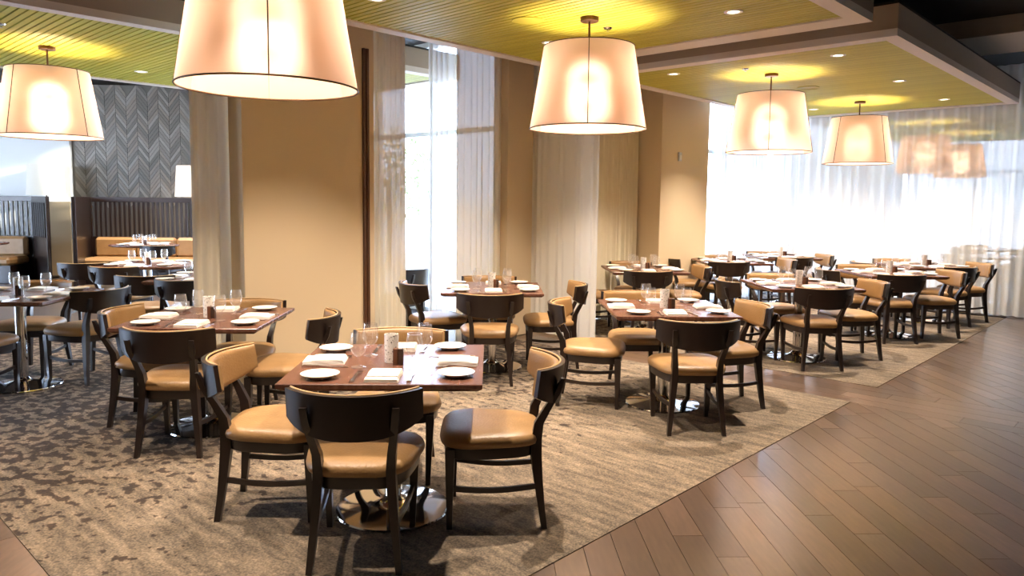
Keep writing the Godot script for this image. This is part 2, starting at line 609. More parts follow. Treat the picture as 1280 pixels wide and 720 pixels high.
func shell() -> void:
	var f := struct("floor")
	for q in [[-5.0, 6.8, -6.0, 21.0], [6.8, 20.0, -6.0, 5.9]]:
		var fl := Geo.new()
		fl.box(Vector3(0, -0.12, 0), Vector3(q[1] - q[0], 0.2, q[3] - q[2]))
		gpart(f, "subfloor", fl, M.slab, ab((q[0] + q[1]) / 2, (q[2] + q[3]) / 2), PI / 4)
	boards(f)
	# plain boarded floor far left beyond the carpet
	var bo := Geo.new()
	bo.box(Vector3(0, -0.012, 0), Vector3(9.0, 0.016, 8.0))
	gpart(f, "far_boards", bo, M.plank[3], ab(2.2, 14.05), PI / 4)
	var c := struct("ceiling", PI / 4, "high black main ceiling above the hanging rafts")
	abox(c, "board", -5.0, 6.9, HM, HM + 0.15, -6.0, 21.0, M.black)
	abox(c, "board", 6.9, 20.0, HM, HM + 0.15, -6.0, 5.95, M.black)
	# outer walls
	for w in [["wall_near", -5.2, -5.0, -6.0, 11.0], ["wall_right", -5.0, 20.0, -6.2, -6.0], ["wall_rear", -5.0, 6.9, 21.0, 21.2], ["wall_end", 20.0, 20.2, -6.0, -4.4]]:
		var s := struct(w[0], PI / 4)
		abox(s, "panel", w[1], w[2], 0.0, HM, w[3], w[4], M.wall)
	glazing("window_1", true, 6.7, 5.95, 21.0, 1.25, 0.06, 3.68, 2.46, 6.55)
	glazing("window_2", false, 5.62, 9.95, 20.0, 1.3, 0.06, 3.68, 2.34, 10.6)
	glazing("window_3", true, 20.0, -4.4, 5.62, 1.2, 0.06, 3.68, 2.34, -3.2)
	glazing("window_4", true, -5.0, 11.0, 21.0, 1.25, 0.06, 3.68, 2.46, 12.25)
	# piers along the inner wall line
	var p := struct("wall_left", PI / 4, "tan plastered pier between the two carpets")
	abox(p, "plaster", 2.87, 4.17, 0.0, HM, 5.70, 5.93, M.wall, 0.004)
	var tr := struct("trim_1", PI / 4)
	abox(tr, "strip", 4.035, 4.062, 0.0, 2.92, 5.675, 5.70, M.trimdark, 0.002)
	abox(tr, "strip", 4.072, 4.099, 0.0, 2.92, 5.675, 5.70, M.trimdark, 0.002)
	var p2 := struct("wall_middle", PI / 4, "brown pier behind the long sheer curtain")
	abox(p2, "plaster", 6.0, 6.42, 0.0, HM, 5.72, 5.95, M.wall, 0.004)
	abox(p2, "plaster", 6.42, 8.66, 0.0, HM, 5.85, 6.05, M.wall, 0.004)
	var p3 := struct("wall_back", PI / 4, "cream pier beside the bright window")
	abox(p3, "plaster", 8.66, 9.95, 0.0, HM, 5.40, 5.95, M.wall, 0.004)
	# beam over the aisle
	var bm := struct("trim_2", PI / 4, "brown and white soffit beam under the black ceiling")
	abox(bm, "face", 10.0, 10.03, 3.5, HM, -5.9, 5.3, M.fascia)
	abox(bm, "underside", 10.03, 11.3, 3.5, 3.53, -5.9, 5.3, M.border)
	# the herringbone wall and the white wall behind the booths
	var hw := struct("wall_herringbone", 0.0, "grey herringbone tiled wall behind the booths")
	bpart(hw, "backing", Vector3(-6.6, HM / 2, -14.80), Vector3(3.2, HM, 0.1), M.tile[2])
	var ww := 0.205
	var hh := 0.089
	var tiles := []
	for sgn in [-1.0, 1.0]:
		var tg := Geo.new()
		var s2 := ww / 2 - 0.004
		var rise: float = sgn * 0.13
		var q := hh / 2 - 0.004
		tg.bar([[Vector3(-s2, -rise - q, 0), Vector3(-s2, -rise + q, 0), Vector3(-s2, -rise + q, 0.014), Vector3(-s2, -rise - q, 0.014)], [Vector3(s2, rise - q, 0), Vector3(s2, rise + q, 0), Vector3(s2, rise + q, 0.014), Vector3(s2, rise - q, 0.014)]])
		tiles.append(tg.mesh())
	rng.seed = 77
	for k in 12:
		for j in 25:
			part(hw, "tile", tiles[k % 2], M.tile[rng.randi() % 5], Vector3(-8.1 + ww * (k + 0.5), 1.50 + hh * j, -14.75 + rng.randf() * 0.004))
	var wl := struct("wall_white", 0.0, "white wall left of the herringbone tiles")
	bpart(wl, "plaster", Vector3(-10.6, HM / 2, -14.74), Vector3(4.9, HM, 0.16), M.white)
	bpart(wl, "wood_panel", Vector3(-8.48, 0.72, -14.6), Vector3(0.72, 1.44, 0.1), M.beige, 0.004)
	# outside
	var gr := struct("floor_outside", PI / 4)
	abox(gr, "paving", 6.9, 40.0, -0.25, -0.1, 6.1, 44.0, M.ground)
	abox(gr, "paving", -26.0, -5.3, -0.25, -0.1, 0.0, 40.0, M.ground)
	abox(gr, "paving", 20.3, 40.0, -0.25, -0.1, -12.0, 6.1, M.ground)


func pendants() -> void:
	var bar_ := func(g: Geo, an: float) -> void:
		var o := Vector3(cos(an), 0, sin(an))
		g.tube([o * 0.347 + Vector3.UP * -0.22, o * 0.448 + Vector3.UP * -0.84], 0.0035, 6)
	var spots := [
		[1.93, 3.53, 0.0, "large drum pendant lamp hanging closest, cut off by the top edge"],
		[4.59, 3.53, 0.0, "drum pendant lamp over the front carpet, right of the centre"],
		[7.82, 3.53, 0.0, "first drum pendant lamp under the second green ceiling"],
		[10.62, 3.53, 0.7, "second drum pendant lamp under the second green ceiling"],
		[13.96, 3.55, 0.4, "larger of the two drum pendants seen through the sheer wall"],
		[16.43, 3.55, 0.1, "smaller of the two drum pendants seen through the sheer wall"],
		[2.15, 8.07, 0.85, "drum pendant lamp at the left edge before the booths"]]
	for s in spots:
		var p := ab(s[0], s[1], HC + 0.01)
		# the radial direction towards the camera, so that rib turns read as in the picture
		var face := atan2(-p.z, -p.x)
		var o := thing("pendant_lamp", s[3], "pendant lamp", p, 0.0, "drum pendant lamps")
		var g := Geo.new()
		g.lathe([Vector2(0, -0.03), Vector2(0.068, -0.03), Vector2(0.072, -0.026), Vector2(0.072, 0.0), Vector2(0, 0.0)], 24)
		gpart(o, "ceiling_plate", g, M.bronze)
		g = Geo.new()
		g.tube([Vector3(0, -0.03, 0), Vector3(0, -0.40, 0)], 0.009)
		gpart(o, "stem", g, M.bronze)
		g = Geo.new()
		for k in 3:
			var an := TAU * k / 3 + 0.5
			g.tube([Vector3(0, -0.235, 0), Vector3(cos(an) * 0.345, -0.225, sin(an) * 0.345)], 0.004, 6)
		gpart(o, "spider", g, M.bronze)
		g = Geo.new()
		g.lathe([Vector2(0.445, -0.84), Vector2(0.345, -0.22)], 64)
		var shade := gpart(o, "shade", g, M.shade)
		g = Geo.new()
		g.ring(Vector3(0, -0.84, 0), 0.446, 0.005, 64)
		gpart(shade, "rim", g, M.bronze)
		g = Geo.new()
		g.ring(Vector3(0, -0.22, 0), 0.346, 0.004, 64)
		gpart(shade, "rim", g, M.bronze)
		for k in 4:
			g = Geo.new()
			bar_.call(g, face + s[2] + k * PI / 2)
			gpart(shade, "rib", g, M.bronze)
		for hb in [-0.47, -0.66]:
			g = Geo.new()
			g.lathe([Vector2(0, hb - 0.075), Vector2(0.03, hb - 0.068), Vector2(0.052, hb - 0.04), Vector2(0.056, hb - 0.01), Vector2(0.045, hb + 0.03), Vector2(0.026, hb + 0.06), Vector2(0.018, hb + 0.075), Vector2(0, hb + 0.075)], 20)
			gpart(o, "bulb", g, M.bulb)
			var l := OmniLight3D.new()
			l.name = "glow"
			l.light_color = c8(255, 230, 206)
			l.light_energy = 0.66
			l.light_size = 0.05
			l.omni_range = 30.0
			l.omni_attenuation = 2.0
			l.shadow_enabled = true
			l.position = Vector3(0, hb - 0.01, 0)
			o.add_child(l, true)


func downlight(label: String, a: float, b: float, h := HC + 0.013, e := 9.5) -> void:
	var o := thing("downlight", label, "downlight", ab(a, b, h), 0.0, "recessed ceiling downlights")
	var g := Geo.new()
	g.lathe([Vector2(0.042, 0.0), Vector2(0.044, -0.006), Vector2(0.068, -0.006), Vector2(0.07, 0.0)], 24)
	gpart(o, "trim_ring", g, M.white)
	g = Geo.new()
	g.lathe([Vector2(0, -0.002), Vector2(0.043, -0.002), Vector2(0.043, 0.0), Vector2(0, 0.0)], 20)
	gpart(o, "lens", g, M.led)
	var l := SpotLight3D.new()
	l.name = "beam"
	l.light_color = c8(255, 236, 216)
	l.light_energy = e
	l.light_size = 0.03
	l.spot_range = 30.0
	l.spot_attenuation = 2.0
	l.spot_angle = 50.0
	l.spot_angle_attenuation = 0.95
	l.shadow_enabled = true
	l.position = Vector3(0, -0.02, 0)
	l.rotation.x = -PI / 2
	o.add_child(l)


# ---------------------------------------------------------------- furniture prototypes
func sq(c: Vector3, hx: float, hz: float) -> Array:
	return [c + Vector3(-hx, 0, -hz), c + Vector3(hx, 0, -hz), c + Vector3(hx, 0, hz), c + Vector3(-hx, 0, hz)]


func seat_ring(y: float, k: float, grow := 0.0) -> PackedVector3Array:
	var r := PackedVector3Array()
	for j in 36:
		var an := TAU * j / 36
		var x := 0.262 * signf(cos(an)) * pow(absf(cos(an)), 0.5)
		var z := 0.245 * signf(sin(an)) * pow(absf(sin(an)), 0.52)
		x *= lerpf(1.0, 0.80, clampf((z + 0.10) / 0.345, 0, 1))
		r.append(Vector3(x * k + signf(x) * grow, y, (z * k) - 0.005))
	return r


func make_chair() -> Node3D:
	var o := Node3D.new()
	var g := Geo.new()
	g.loft([seat_ring(0.415, 0.95), seat_ring(0.420, 0.99), seat_ring(0.440, 1.01), seat_ring(0.458, 0.99), seat_ring(0.472, 0.935), seat_ring(0.483, 0.82), seat_ring(0.489, 0.6), seat_ring(0.491, 0.3), seat_ring(0.4915, 0.05)])
	gpart(o, "seat", g, M.leather)
	g = Geo.new()
	g.loft([seat_ring(0.358, 0.90), seat_ring(0.362, 0.915), seat_ring(0.414, 0.93), seat_ring(0.416, 0.92)])
	gpart(o, "seat_frame", g, M.dark)
	for s in [-1.0, 1.0]:
		g = Geo.new()
		var st := []
		for q in [[0.195, 0.0, -0.198, 0.013], [0.198, 0.12, -0.198, 0.015], [0.203, 0.26, -0.197, 0.019], [0.206, 0.37, -0.196, 0.022], [0.206, 0.405, -0.196, 0.022]]:
			st.append(sq(Vector3(s * q[0], q[1], q[2]), q[3], q[3]))
		g.bar(st)
		gpart(o, "leg", g, M.dark)
		g = Geo.new()
		st = []
		for q in [[0.186, 0.0, 0.252, 0.013, 0.014], [0.176, 0.10, 0.238, 0.015, 0.016], [0.163, 0.24, 0.222, 0.018, 0.021], [0.153, 0.36, 0.212, 0.02, 0.025], [0.150, 0.44, 0.212, 0.02, 0.025], [0.154, 0.52, 0.222, 0.018, 0.022], [0.166, 0.60, 0.262, 0.016, 0.018], [0.178, 0.68, 0.307, 0.015, 0.014], [0.184, 0.75, 0.330, 0.014, 0.008]]:
			st.append(sq(Vector3(s * q[0], q[1], q[2]), q[3], q[4]))
		g.bar(st)
		gpart(o, "leg", g, M.dark)
		g = Geo.new()
		st = []
		for k in 7:
			var u := k / 6.0
			var c := Vector3(s * lerpf(0.199, 0.166, u), 0.205 - 0.016 * sin(PI * u), lerpf(-0.19, 0.215, u))
			st.append([c + Vector3(-0.008, -0.013, 0), c + Vector3(0.008, -0.013, 0), c + Vector3(0.008, 0.013, 0), c + Vector3(-0.008, 0.013, 0)])
		g.bar(st)
		gpart(o, "stretcher", g, M.dark)
	# back: a wide bowed board, padded on the sitter's side
	g = Geo.new()
	var pad := Geo.new()
	var pip := Geo.new()
	var st2 := []
	var rings := []
	var path := []
	for k in 21:
		var u := k / 10.0 - 1.0
		var top := 0.802 + 0.004 * u * u
		var bot := 0.608 + 0.068 * pow(absf(u), 2.6)
		var th0 := deg_to_rad(52.0) * u
		var x := 0.358 * sin(th0)
		var nrm := Vector3(-sin(th0), 0, -cos(th0))
		var zc := 0.342 - 0.358 * (1.0 - cos(th0))
		var lean := 0.035
		var lo := Vector3(x, bot, zc + lean * (bot - 0.7))
		var hi := Vector3(x, top, zc + lean * (top - 0.7) + 0.012)
		st2.append([lo, hi, hi + nrm * 0.024, lo + nrm * 0.024])
		var r := PackedVector3Array()
		var edge: float = 1.0 - pow(absf(u), 12.0) * 0.55
		for j in 12:
			var an := TAU * j / 12
			var vy := 0.5 + 0.5 * signf(sin(an)) * pow(absf(sin(an)), 0.55)
			var th := (0.5 + 0.5 * signf(cos(an)) * pow(absf(cos(an)), 0.6)) * 0.036 * edge
			var base := lo.lerp(hi, 0.03 + 0.955 * vy) + nrm * 0.022
			r.append(base + nrm * th + Vector3(-signf(u) * 0.004 * pow(absf(u), 8.0), 0, 0))
		rings.append(r)
		path.append(hi + nrm * 0.024 + Vector3.UP * 0.001)
	g.bar(st2)
	pad.loft(rings)
	pip.tube(path, 0.0045, 6)
	var shell_ := gpart(o, "backrest", g, M.dark)
	gpart(shell_, "back_pad", pad, M.leather)
	gpart(shell_, "piping", pip, M.piping)
	return o


func make_table(sx: float, sz: float, power: float, spread: float) -> Node3D:
	var o := Node3D.new()
	var g := Geo.new()
	var out := func(y: float, inset: float) -> PackedVector3Array:
		var r := PackedVector3Array()
		if power > 0.9:
			pass
		var n := 48
		for j in n:
			var an := TAU * (j + 0.5) / n
			r.append(Vector3((sx / 2 - inset) * signf(cos(an)) * pow(absf(cos(an)), power), y, (sz / 2 - inset) * signf(sin(an)) * pow(absf(sin(an)), power)))
		return r
	if power > 0.1:
		g.loft([out.call(0.716, 0.022), out.call(0.728, 0.002), out.call(0.730, 0.0), out.call(0.7475, 0.0), out.call(0.7485, 0.001), out.call(0.75, 0.003)])
	else:
		var lv := [[0.715, 0.02], [0.729, 0.001], [0.7465, 0.0], [0.75, 0.003]]
		for k in 3:
			for e in 4:
				var c := func(i: int, q: Array) -> Vector3:
					return Vector3([-1.0, 1.0, 1.0, -1.0][i % 4] * (sx / 2 - q[1]), q[0], [-1.0, -1.0, 1.0, 1.0][i % 4] * (sz / 2 - q[1]))
				var A: Vector3 = c.call(e, lv[k])
				var B: Vector3 = c.call(e + 1, lv[k])
				g.quad(A, B, c.call(e + 1, lv[k + 1]), c.call(e, lv[k + 1]), Vector3(A.x + B.x, 0, A.z + B.z))
		g.quad(Vector3(-sx / 2 + 0.003, 0.75, -sz / 2 + 0.003), Vector3(sx / 2 - 0.003, 0.75, -sz / 2 + 0.003), Vector3(sx / 2 - 0.003, 0.75, sz / 2 - 0.003), Vector3(-sx / 2 + 0.003, 0.75, sz / 2 - 0.003), Vector3.UP)
		g.quad(Vector3(-sx / 2 + 0.02, 0.715, -sz / 2 + 0.02), Vector3(sx / 2 - 0.02, 0.715, -sz / 2 + 0.02), Vector3(sx / 2 - 0.02, 0.715, sz / 2 - 0.02), Vector3(-sx / 2 + 0.02, 0.715, sz / 2 - 0.02), Vector3.DOWN)
	gpart(o, "tabletop", g, M.tabletop)
	g = Geo.new()
	g.lathe([Vector2(0, 0.03), Vector2(0.04, 0.03), Vector2(0.04, 0.70), Vector2(0, 0.70)], 24)
	gpart(o, "column", g, M.chrome)
	g = Geo.new()
	g.box(Vector3(0, 0.708, 0), Vector3(0.42, 0.014, 0.42), 0.003)
	gpart(o, "mounting_plate", g, M.blackmetal)
	g = Geo.new()
	g.lathe([Vector2(0, 0.0), Vector2(spread, 0.0), Vector2(spread + 0.004, 0.005), Vector2(spread, 0.012), Vector2(spread * 0.75, 0.022), Vector2(spread * 0.4, 0.034), Vector2(0.07, 0.046), Vector2(0.05, 0.06), Vector2(0.041, 0.075)], 40)
	gpart(o, "base", g, M.chrome)
	return o


func make_tableware() -> void:
	var o := Node3D.new()
	var g := Geo.new()
	g.lathe([Vector2(0, 0.0), Vector2(0.045, 0.0), Vector2(0.05, 0.004), Vector2(0.078, 0.014), Vector2(0.086, 0.019), Vector2(0.087, 0.021), Vector2(0.085, 0.021), Vector2(0.062, 0.013), Vector2(0.052, 0.008), Vector2(0, 0.007)], 36)
	gpart(o, "dish", g, M.china)
	proto.plate = o
	# napkin: folded in three, edges rounded, one flap turned
	o = Node3D.new()
	for q in [[0.150, 0.200, 0.0, 0.009, 0.0], [0.146, 0.196, 0.009, 0.008, 0.002], [0.142, 0.150, 0.017, 0.006, -0.016]]:
		g = Geo.new()
		var ly := []
		for k in 9:
			var u := k / 8.0
			var z: float = (u - 0.5) * q[1] + q[4]
			var th: float = q[3] * (0.35 + 0.65 * pow(sin(PI * clampf(u, 0.02, 0.98)), 0.3))
			var wob := 0.0016 * sin(9.0 * u + q[2] * 400.0)
			ly.append([Vector3(-q[0] / 2 + wob, q[2], z), Vector3(q[0] / 2 + wob, q[2], z), Vector3(q[0] / 2 + wob - 0.002, q[2] + th, z), Vector3(-q[0] / 2 + wob + 0.002, q[2] + th, z)])
		g.bar(ly)
		gpart(o, "fold", g, M.linen)
	proto.napkin = o
	o = Node3D.new()
	g = Geo.new()
	g.lathe([Vector2(0, 0.0), Vector2(0.034, 0.0), Vector2(0.036, 0.0015), Vector2(0.02, 0.005), Vector2(0.006, 0.009), Vector2(0.0045, 0.013)], 24)
	gpart(o, "foot", g, M.glass)
	g = Geo.new()
	g.lathe([Vector2(0.0045, 0.013), Vector2(0.004, 0.03), Vector2(0.0045, 0.046), Vector2(0.008, 0.052)], 12)
	gpart(o, "stem", g, M.glass)
	g = Geo.new()
	g.lathe([Vector2(0.002, 0.050), Vector2(0.016, 0.055), Vector2(0.031, 0.070), Vector2(0.0395, 0.092), Vector2(0.041, 0.115), Vector2(0.038, 0.145), Vector2(0.034, 0.168), Vector2(0.0326, 0.168), Vector2(0.0366, 0.145), Vector2(0.0396, 0.115), Vector2(0.038, 0.093), Vector2(0.029, 0.072), Vector2(0.014, 0.058), Vector2(0.0, 0.056)], 28)
	gpart(o, "bowl", g, M.glass)
	proto.glass = o
	o = Node3D.new()
	g = Geo.new()
	var st := []
	for q in [[-0.11, 0.008, 0.003], [-0.10, 0.010, 0.004], [-0.02, 0.006, 0.0035], [0.0, 0.007, 0.0025], [0.03, 0.010, 0.002], [0.09, 0.009, 0.0015], [0.112, 0.002, 0.0012]]:
		st.append([Vector3(-q[1], 0.0, -q[0]), Vector3(q[1], 0.0, -q[0]), Vector3(q[1], 2 * q[2], -q[0]), Vector3(-q[1], 2 * q[2], -q[0])])
	g.bar(st)
	gpart(o, "blade", g, M.steel)
	g = Geo.new()
	g.box(Vector3(0, 0.0075, 0.065), Vector3(0.013, 0.003, 0.075), 0.001)
	gpart(o, "handle", g, M.steel)
	proto.knife = o
	o = Node3D.new()
	g = Geo.new()
	st = []
	for q in [[-0.10, 0.009, 0.002], [-0.09, 0.010, 0.002], [-0.02, 0.005, 0.004], [0.03, 0.005, 0.006], [0.045, 0.012, 0.004], [0.055, 0.013, 0.003]]:
		st.append([Vector3(-q[1], 0.0, -q[0]), Vector3(q[1], 0.0, -q[0]), Vector3(q[1], 2 * q[2], -q[0]), Vector3(-q[1], 2 * q[2], -q[0])])
	g.bar(st)
	for k in 4:
		var x := (k - 1.5) * 0.0072
		g.bar([sqz(Vector3(x, 0.004, -0.055), 0.0022), sqz(Vector3(x, 0.003, -0.08), 0.002), sqz(Vector3(x * 0.9, 0.006, -0.098), 0.0012)])
	gpart(o, "tines", g, M.steel)
	proto.fork = o
	o = Node3D.new()
	g = Geo.new()
	g.lathe([Vector2(0, 0.0), Vector2(0.033, 0.0), Vector2(0.034, 0.004), Vector2(0.035, 0.14), Vector2(0.0325, 0.14), Vector2(0.032, 0.012), Vector2(0, 0.012)], 28)
	gpart(o, "glass_sleeve", g, M.printed)
	g = Geo.new()
	g.lathe([Vector2(0, 0.013), Vector2(0.02, 0.013), Vector2(0.02, 0.04), Vector2(0, 0.042)], 16)
	gpart(o, "candle", g, M.linen)
	proto.holder = o
	o = Node3D.new()
	g = Geo.new()
	g.box(Vector3(-0.0125, 0.04, 0), Vector3(0.024, 0.08, 0.03), 0.002)
	gpart(o, "half", g, M.block)
	g = Geo.new()
	g.box(Vector3(0.0125, 0.039, 0), Vector3(0.024, 0.078, 0.03), 0.002)
	gpart(o, "half", g, M.blockdark)
	proto.block = o


func sqz(c: Vector3, h: float) -> Array:
	return [c + Vector3(-h, -h, 0), c + Vector3(h, -h, 0), c + Vector3(h, h, 0), c + Vector3(-h, h, 0)]


const SIDES := {"S": ["near", 0.0], "E": ["right", PI / 2], "N": ["far", PI], "W": ["left", -PI / 2]}


func seat_at(x: float, z: float, side: String, desc: String, extra := 0.0) -> void:
	copy("chair", "dining_chair", "tan leather chair at the %s side of %s" % [SIDES[side][0], desc], "chair", Vector3(x, 0, z), SIDES[side][1] + extra, "tan dining chairs")


func set_table(kind: String, desc: String, look: String, x: float, z: float, turn: float, set_: bool, sides := "SENW", scale := 1.0) -> void:
	copy(kind, "dining_table", look, "table", Vector3(x, 0, z), turn, "dining tables")
	if not set_:
		return
	var jit := RandomNumberGenerator.new()
	jit.seed = hash(desc)
	for s in sides:
		var word: String = SIDES[s][0]
		var an: float = SIDES[s][1] + turn
		var bas := Basis(Vector3.UP, an)
		var at_ := func(lx: float, lz: float) -> Vector3:
			return Vector3(x, 0.7502, z) + bas * Vector3(lx * scale + jit.randf_range(-0.012, 0.012), 0, lz * scale + jit.randf_range(-0.012, 0.012))
		copy("plate", "side_plate", "white side plate of the %s setting on %s" % [word, desc], "plate", at_.call(-0.275, 0.325), 0.0, "white side plates")
		copy("napkin", "napkin", "folded white napkin of the %s setting on %s" % [word, desc], "napkin", at_.call(0.0, 0.325), an + jit.randf_range(-0.08, 0.08), "folded white napkins")
		copy("glass", "goblet", "clear stemmed goblet of the %s setting on %s" % [word, desc], "glass", at_.call(0.125, 0.14), 0.0, "clear stemmed goblets")
		copy("knife", "knife", "steel knife of the %s setting on %s" % [word, desc], "knife", at_.call(0.125, 0.31), an + jit.randf_range(-0.06, 0.06), "steel table knives")
		copy("fork", "fork", "steel fork of the %s setting on %s" % [word, desc], "fork", at_.call(-0.115, 0.31), an + jit.randf_range(-0.06, 0.06), "steel table forks")
	copy("holder", "candle_holder", "white glass candle sleeve with dark print on %s" % desc, "candle holder", Vector3(x - 0.005, 0.7502, z), 0.0, "printed candle holders")
	copy("block", "wooden_block", "small dark wooden block in two halves on %s" % desc, "wooden block", Vector3(x + 0.035, 0.7502, z + 0.055), turn, "small wooden blocks")


func dining() -> void:
	proto.chair = make_chair()
	for c in proto.chair.get_children():
		c.scale = Vector3(1, 0.968, 1)
	proto.square = make_table(0.9, 0.9, 0.0, 0.28)
	proto.wide = make_table(1.15, 0.85, 0.45, 0.3)
	proto.oval = make_table(1.1, 0.75, 0.8, 0.26)
	make_tableware()
	var T1 := "the front table"
	var T2 := "the table before the tan pier"
	var T3 := "the table cut by the left edge"
	var T4 := "the rounded table near the booths"
	var T5 := "the right booth table"
	var T5b := "the left booth table"
	var T6 := "the table half behind the pier"
	var T7 := "the table before the window gap"
	var T8 := "the front carpet's right-hand table"
	var T9 := "the table behind the long sheer"
	var T10 := "the far carpet's nearest table"
	var T11 := "the far carpet's second aisle table"
	var T12 := "the back-row table near the window"
	var T13 := "the last aisle table before the sheers"
	var T14 := "the back-corner table by the sheers"
	set_table("square", T1, "large square red-brown table standing closest to the camera", -0.475, -3.61, 0, true)
	seat_at(-0.55, -3.205, "S", T1)
	seat_at(0.02, -3.57, "E", T1)
	seat_at(-1.045, -3.65, "W", T1)
	seat_at(-0.52, -4.12, "N", T1)
	set_table("square", T2, "square red-brown table directly before the tan pier", -1.88, -4.97, 0, true)
	seat_at(-1.905, -4.59, "S", T2)
	seat_at(-2.30, -5.12, "W", T2)
	seat_at(-1.82, -5.38, "N", T2)
	seat_at(-1.36, -4.95, "E", T2)
	set_table("square", T7, "square red-brown table before the curtained window gap", 0.03, -6.8, 0, true)
	seat_at(0.01, -6.32, "S", T7)
	seat_at(-0.50, -6.98, "W", T7, 0.5)
	seat_at(0.58, -6.92, "E", T7)
	seat_at(0.0, -7.28, "N", T7)
	set_table("square", T8, "square table at the right of the front carpet near its corner", 1.35, -5.56, 0, true)
	seat_at(1.395, -5.02, "S", T8)
	seat_at(0.81, -5.62, "W", T8, -0.2)
	seat_at(1.82, -5.58, "E", T8, 0.1)
	seat_at(1.25, -6.08, "N", T8)
	set_table("square", T9, "square table just right of and behind the long sheer curtain", 1.87, -8.83, 0, true)
	seat_at(1.80, -8.46, "S", T9)
	seat_at(2.36, -8.92, "E", T9)
	seat_at(1.30, -8.86, "W", T9)
	seat_at(1.85, -9.34, "N", T9)
	set_table("square", T10, "square table nearest the corner of the far carpet", 3.12, -7.27, 0, true)
	seat_at(3.115, -6.92, "S", T10)
	seat_at(3.68, -7.34, "E", T10)
	seat_at(2.66, -7.34, "W", T10)
	seat_at(3.10, -7.78, "N", T10)
	set_table("square", T11, "second square table along the aisle on the far carpet", 4.77, -8.6, 0, true)
	seat_at(4.62, -8.28, "S", T11)
	seat_at(5.26, -8.55, "E", T11)
	seat_at(4.28, -8.66, "W", T11)
	seat_at(4.75, -9.12, "N", T11)
	set_table("square", T12, "square table of the back row near the bright window", 3.38, -10.2, 0, true)
	seat_at(3.18, -9.86, "S", T12)
	seat_at(3.95, -10.2, "E", T12)
	seat_at(2.82, -10.25, "W", T12)
	seat_at(3.38, -10.7, "N", T12)
	set_table("square", T13, "last square table along the aisle before the sheer wall", 5.85, -9.7, 0, true)
	seat_at(5.93, -9.36, "S", T13, 0.3)
	seat_at(6.42, -9.75, "E", T13)
	seat_at(5.28, -9.8, "W", T13)
	seat_at(5.80, -10.2, "N", T13)
	set_table("square", T14, "square table in the back corner before the sheer wall", 4.5, -11.2, 0, true)
	seat_at(4.45, -10.8, "S", T14)
	seat_at(4.92, -11.15, "E", T14)
	seat_at(4.45, -11.6, "N", T14)
	set_table("square", T3, "square table cut off by the left edge of the picture", -3.81, -6.05, 0, true)
	seat_at(-3.44, -6.32, "E", T3, -0.45)
	seat_at(-3.95, -5.68, "S", T3)
	seat_at(-4.02, -6.54, "N", T3)
	set_table("square", T6, "square table half hidden behind the tan pier", -2.85, -7.5, 0, true)
	seat_at(-2.87, -7.2, "S", T6)
	seat_at(-3.44, -7.56, "W", T6, 1.75)
	set_table("wide", T4, "wide table with rounded ends near the booths", -4.1, -8.95, 0, true, "SENW", 1.0)
	seat_at(-4.76, -8.9, "W", T4, 1.75)
	seat_at(-4.15, -8.45, "S", T4)
	seat_at(-3.5, -9.0, "E", T4)
	set_table("oval", T5, "oval table inside the right-hand booth", -5.83, -12.62, 0, true, "SNEW", 0.85)
	seat_at(-5.3, -12.12, "S", T5)
	set_table("oval", T5b, "oval table inside the left-hand booth", -8.75, -12.7, 0, true, "SE", 0.85)
	seat_at(-8.35, -12.2, "S", T5b, 0.3)
	# beyond the window gap and beyond the sheer wall
	set_table("square", "", "square table by the outer window behind the tan pier", -1.6, -8.75, 0, false)
	seat_at(-1.03, -8.45, "E", "the table by the outer window", -0.5)
	var far := [["near-left", 8.2, -11.6], ["near-right", 9.9, -10.4], ["far-left", 9.6, -13.6], ["far-right", 11.3, -12.3]]
	for q in far:
		set_table("square", "", "%s of the four tables behind the sheer wall" % q[0], q[1], q[2], 0, false)
		for s in "SENW":
			var off := Basis(Vector3.UP, SIDES[s][1]) * Vector3(0, 0, 0.47)
			seat_at(q[1] + off.x, q[2] + off.z, s, "the %s table behind the sheers" % q[0])


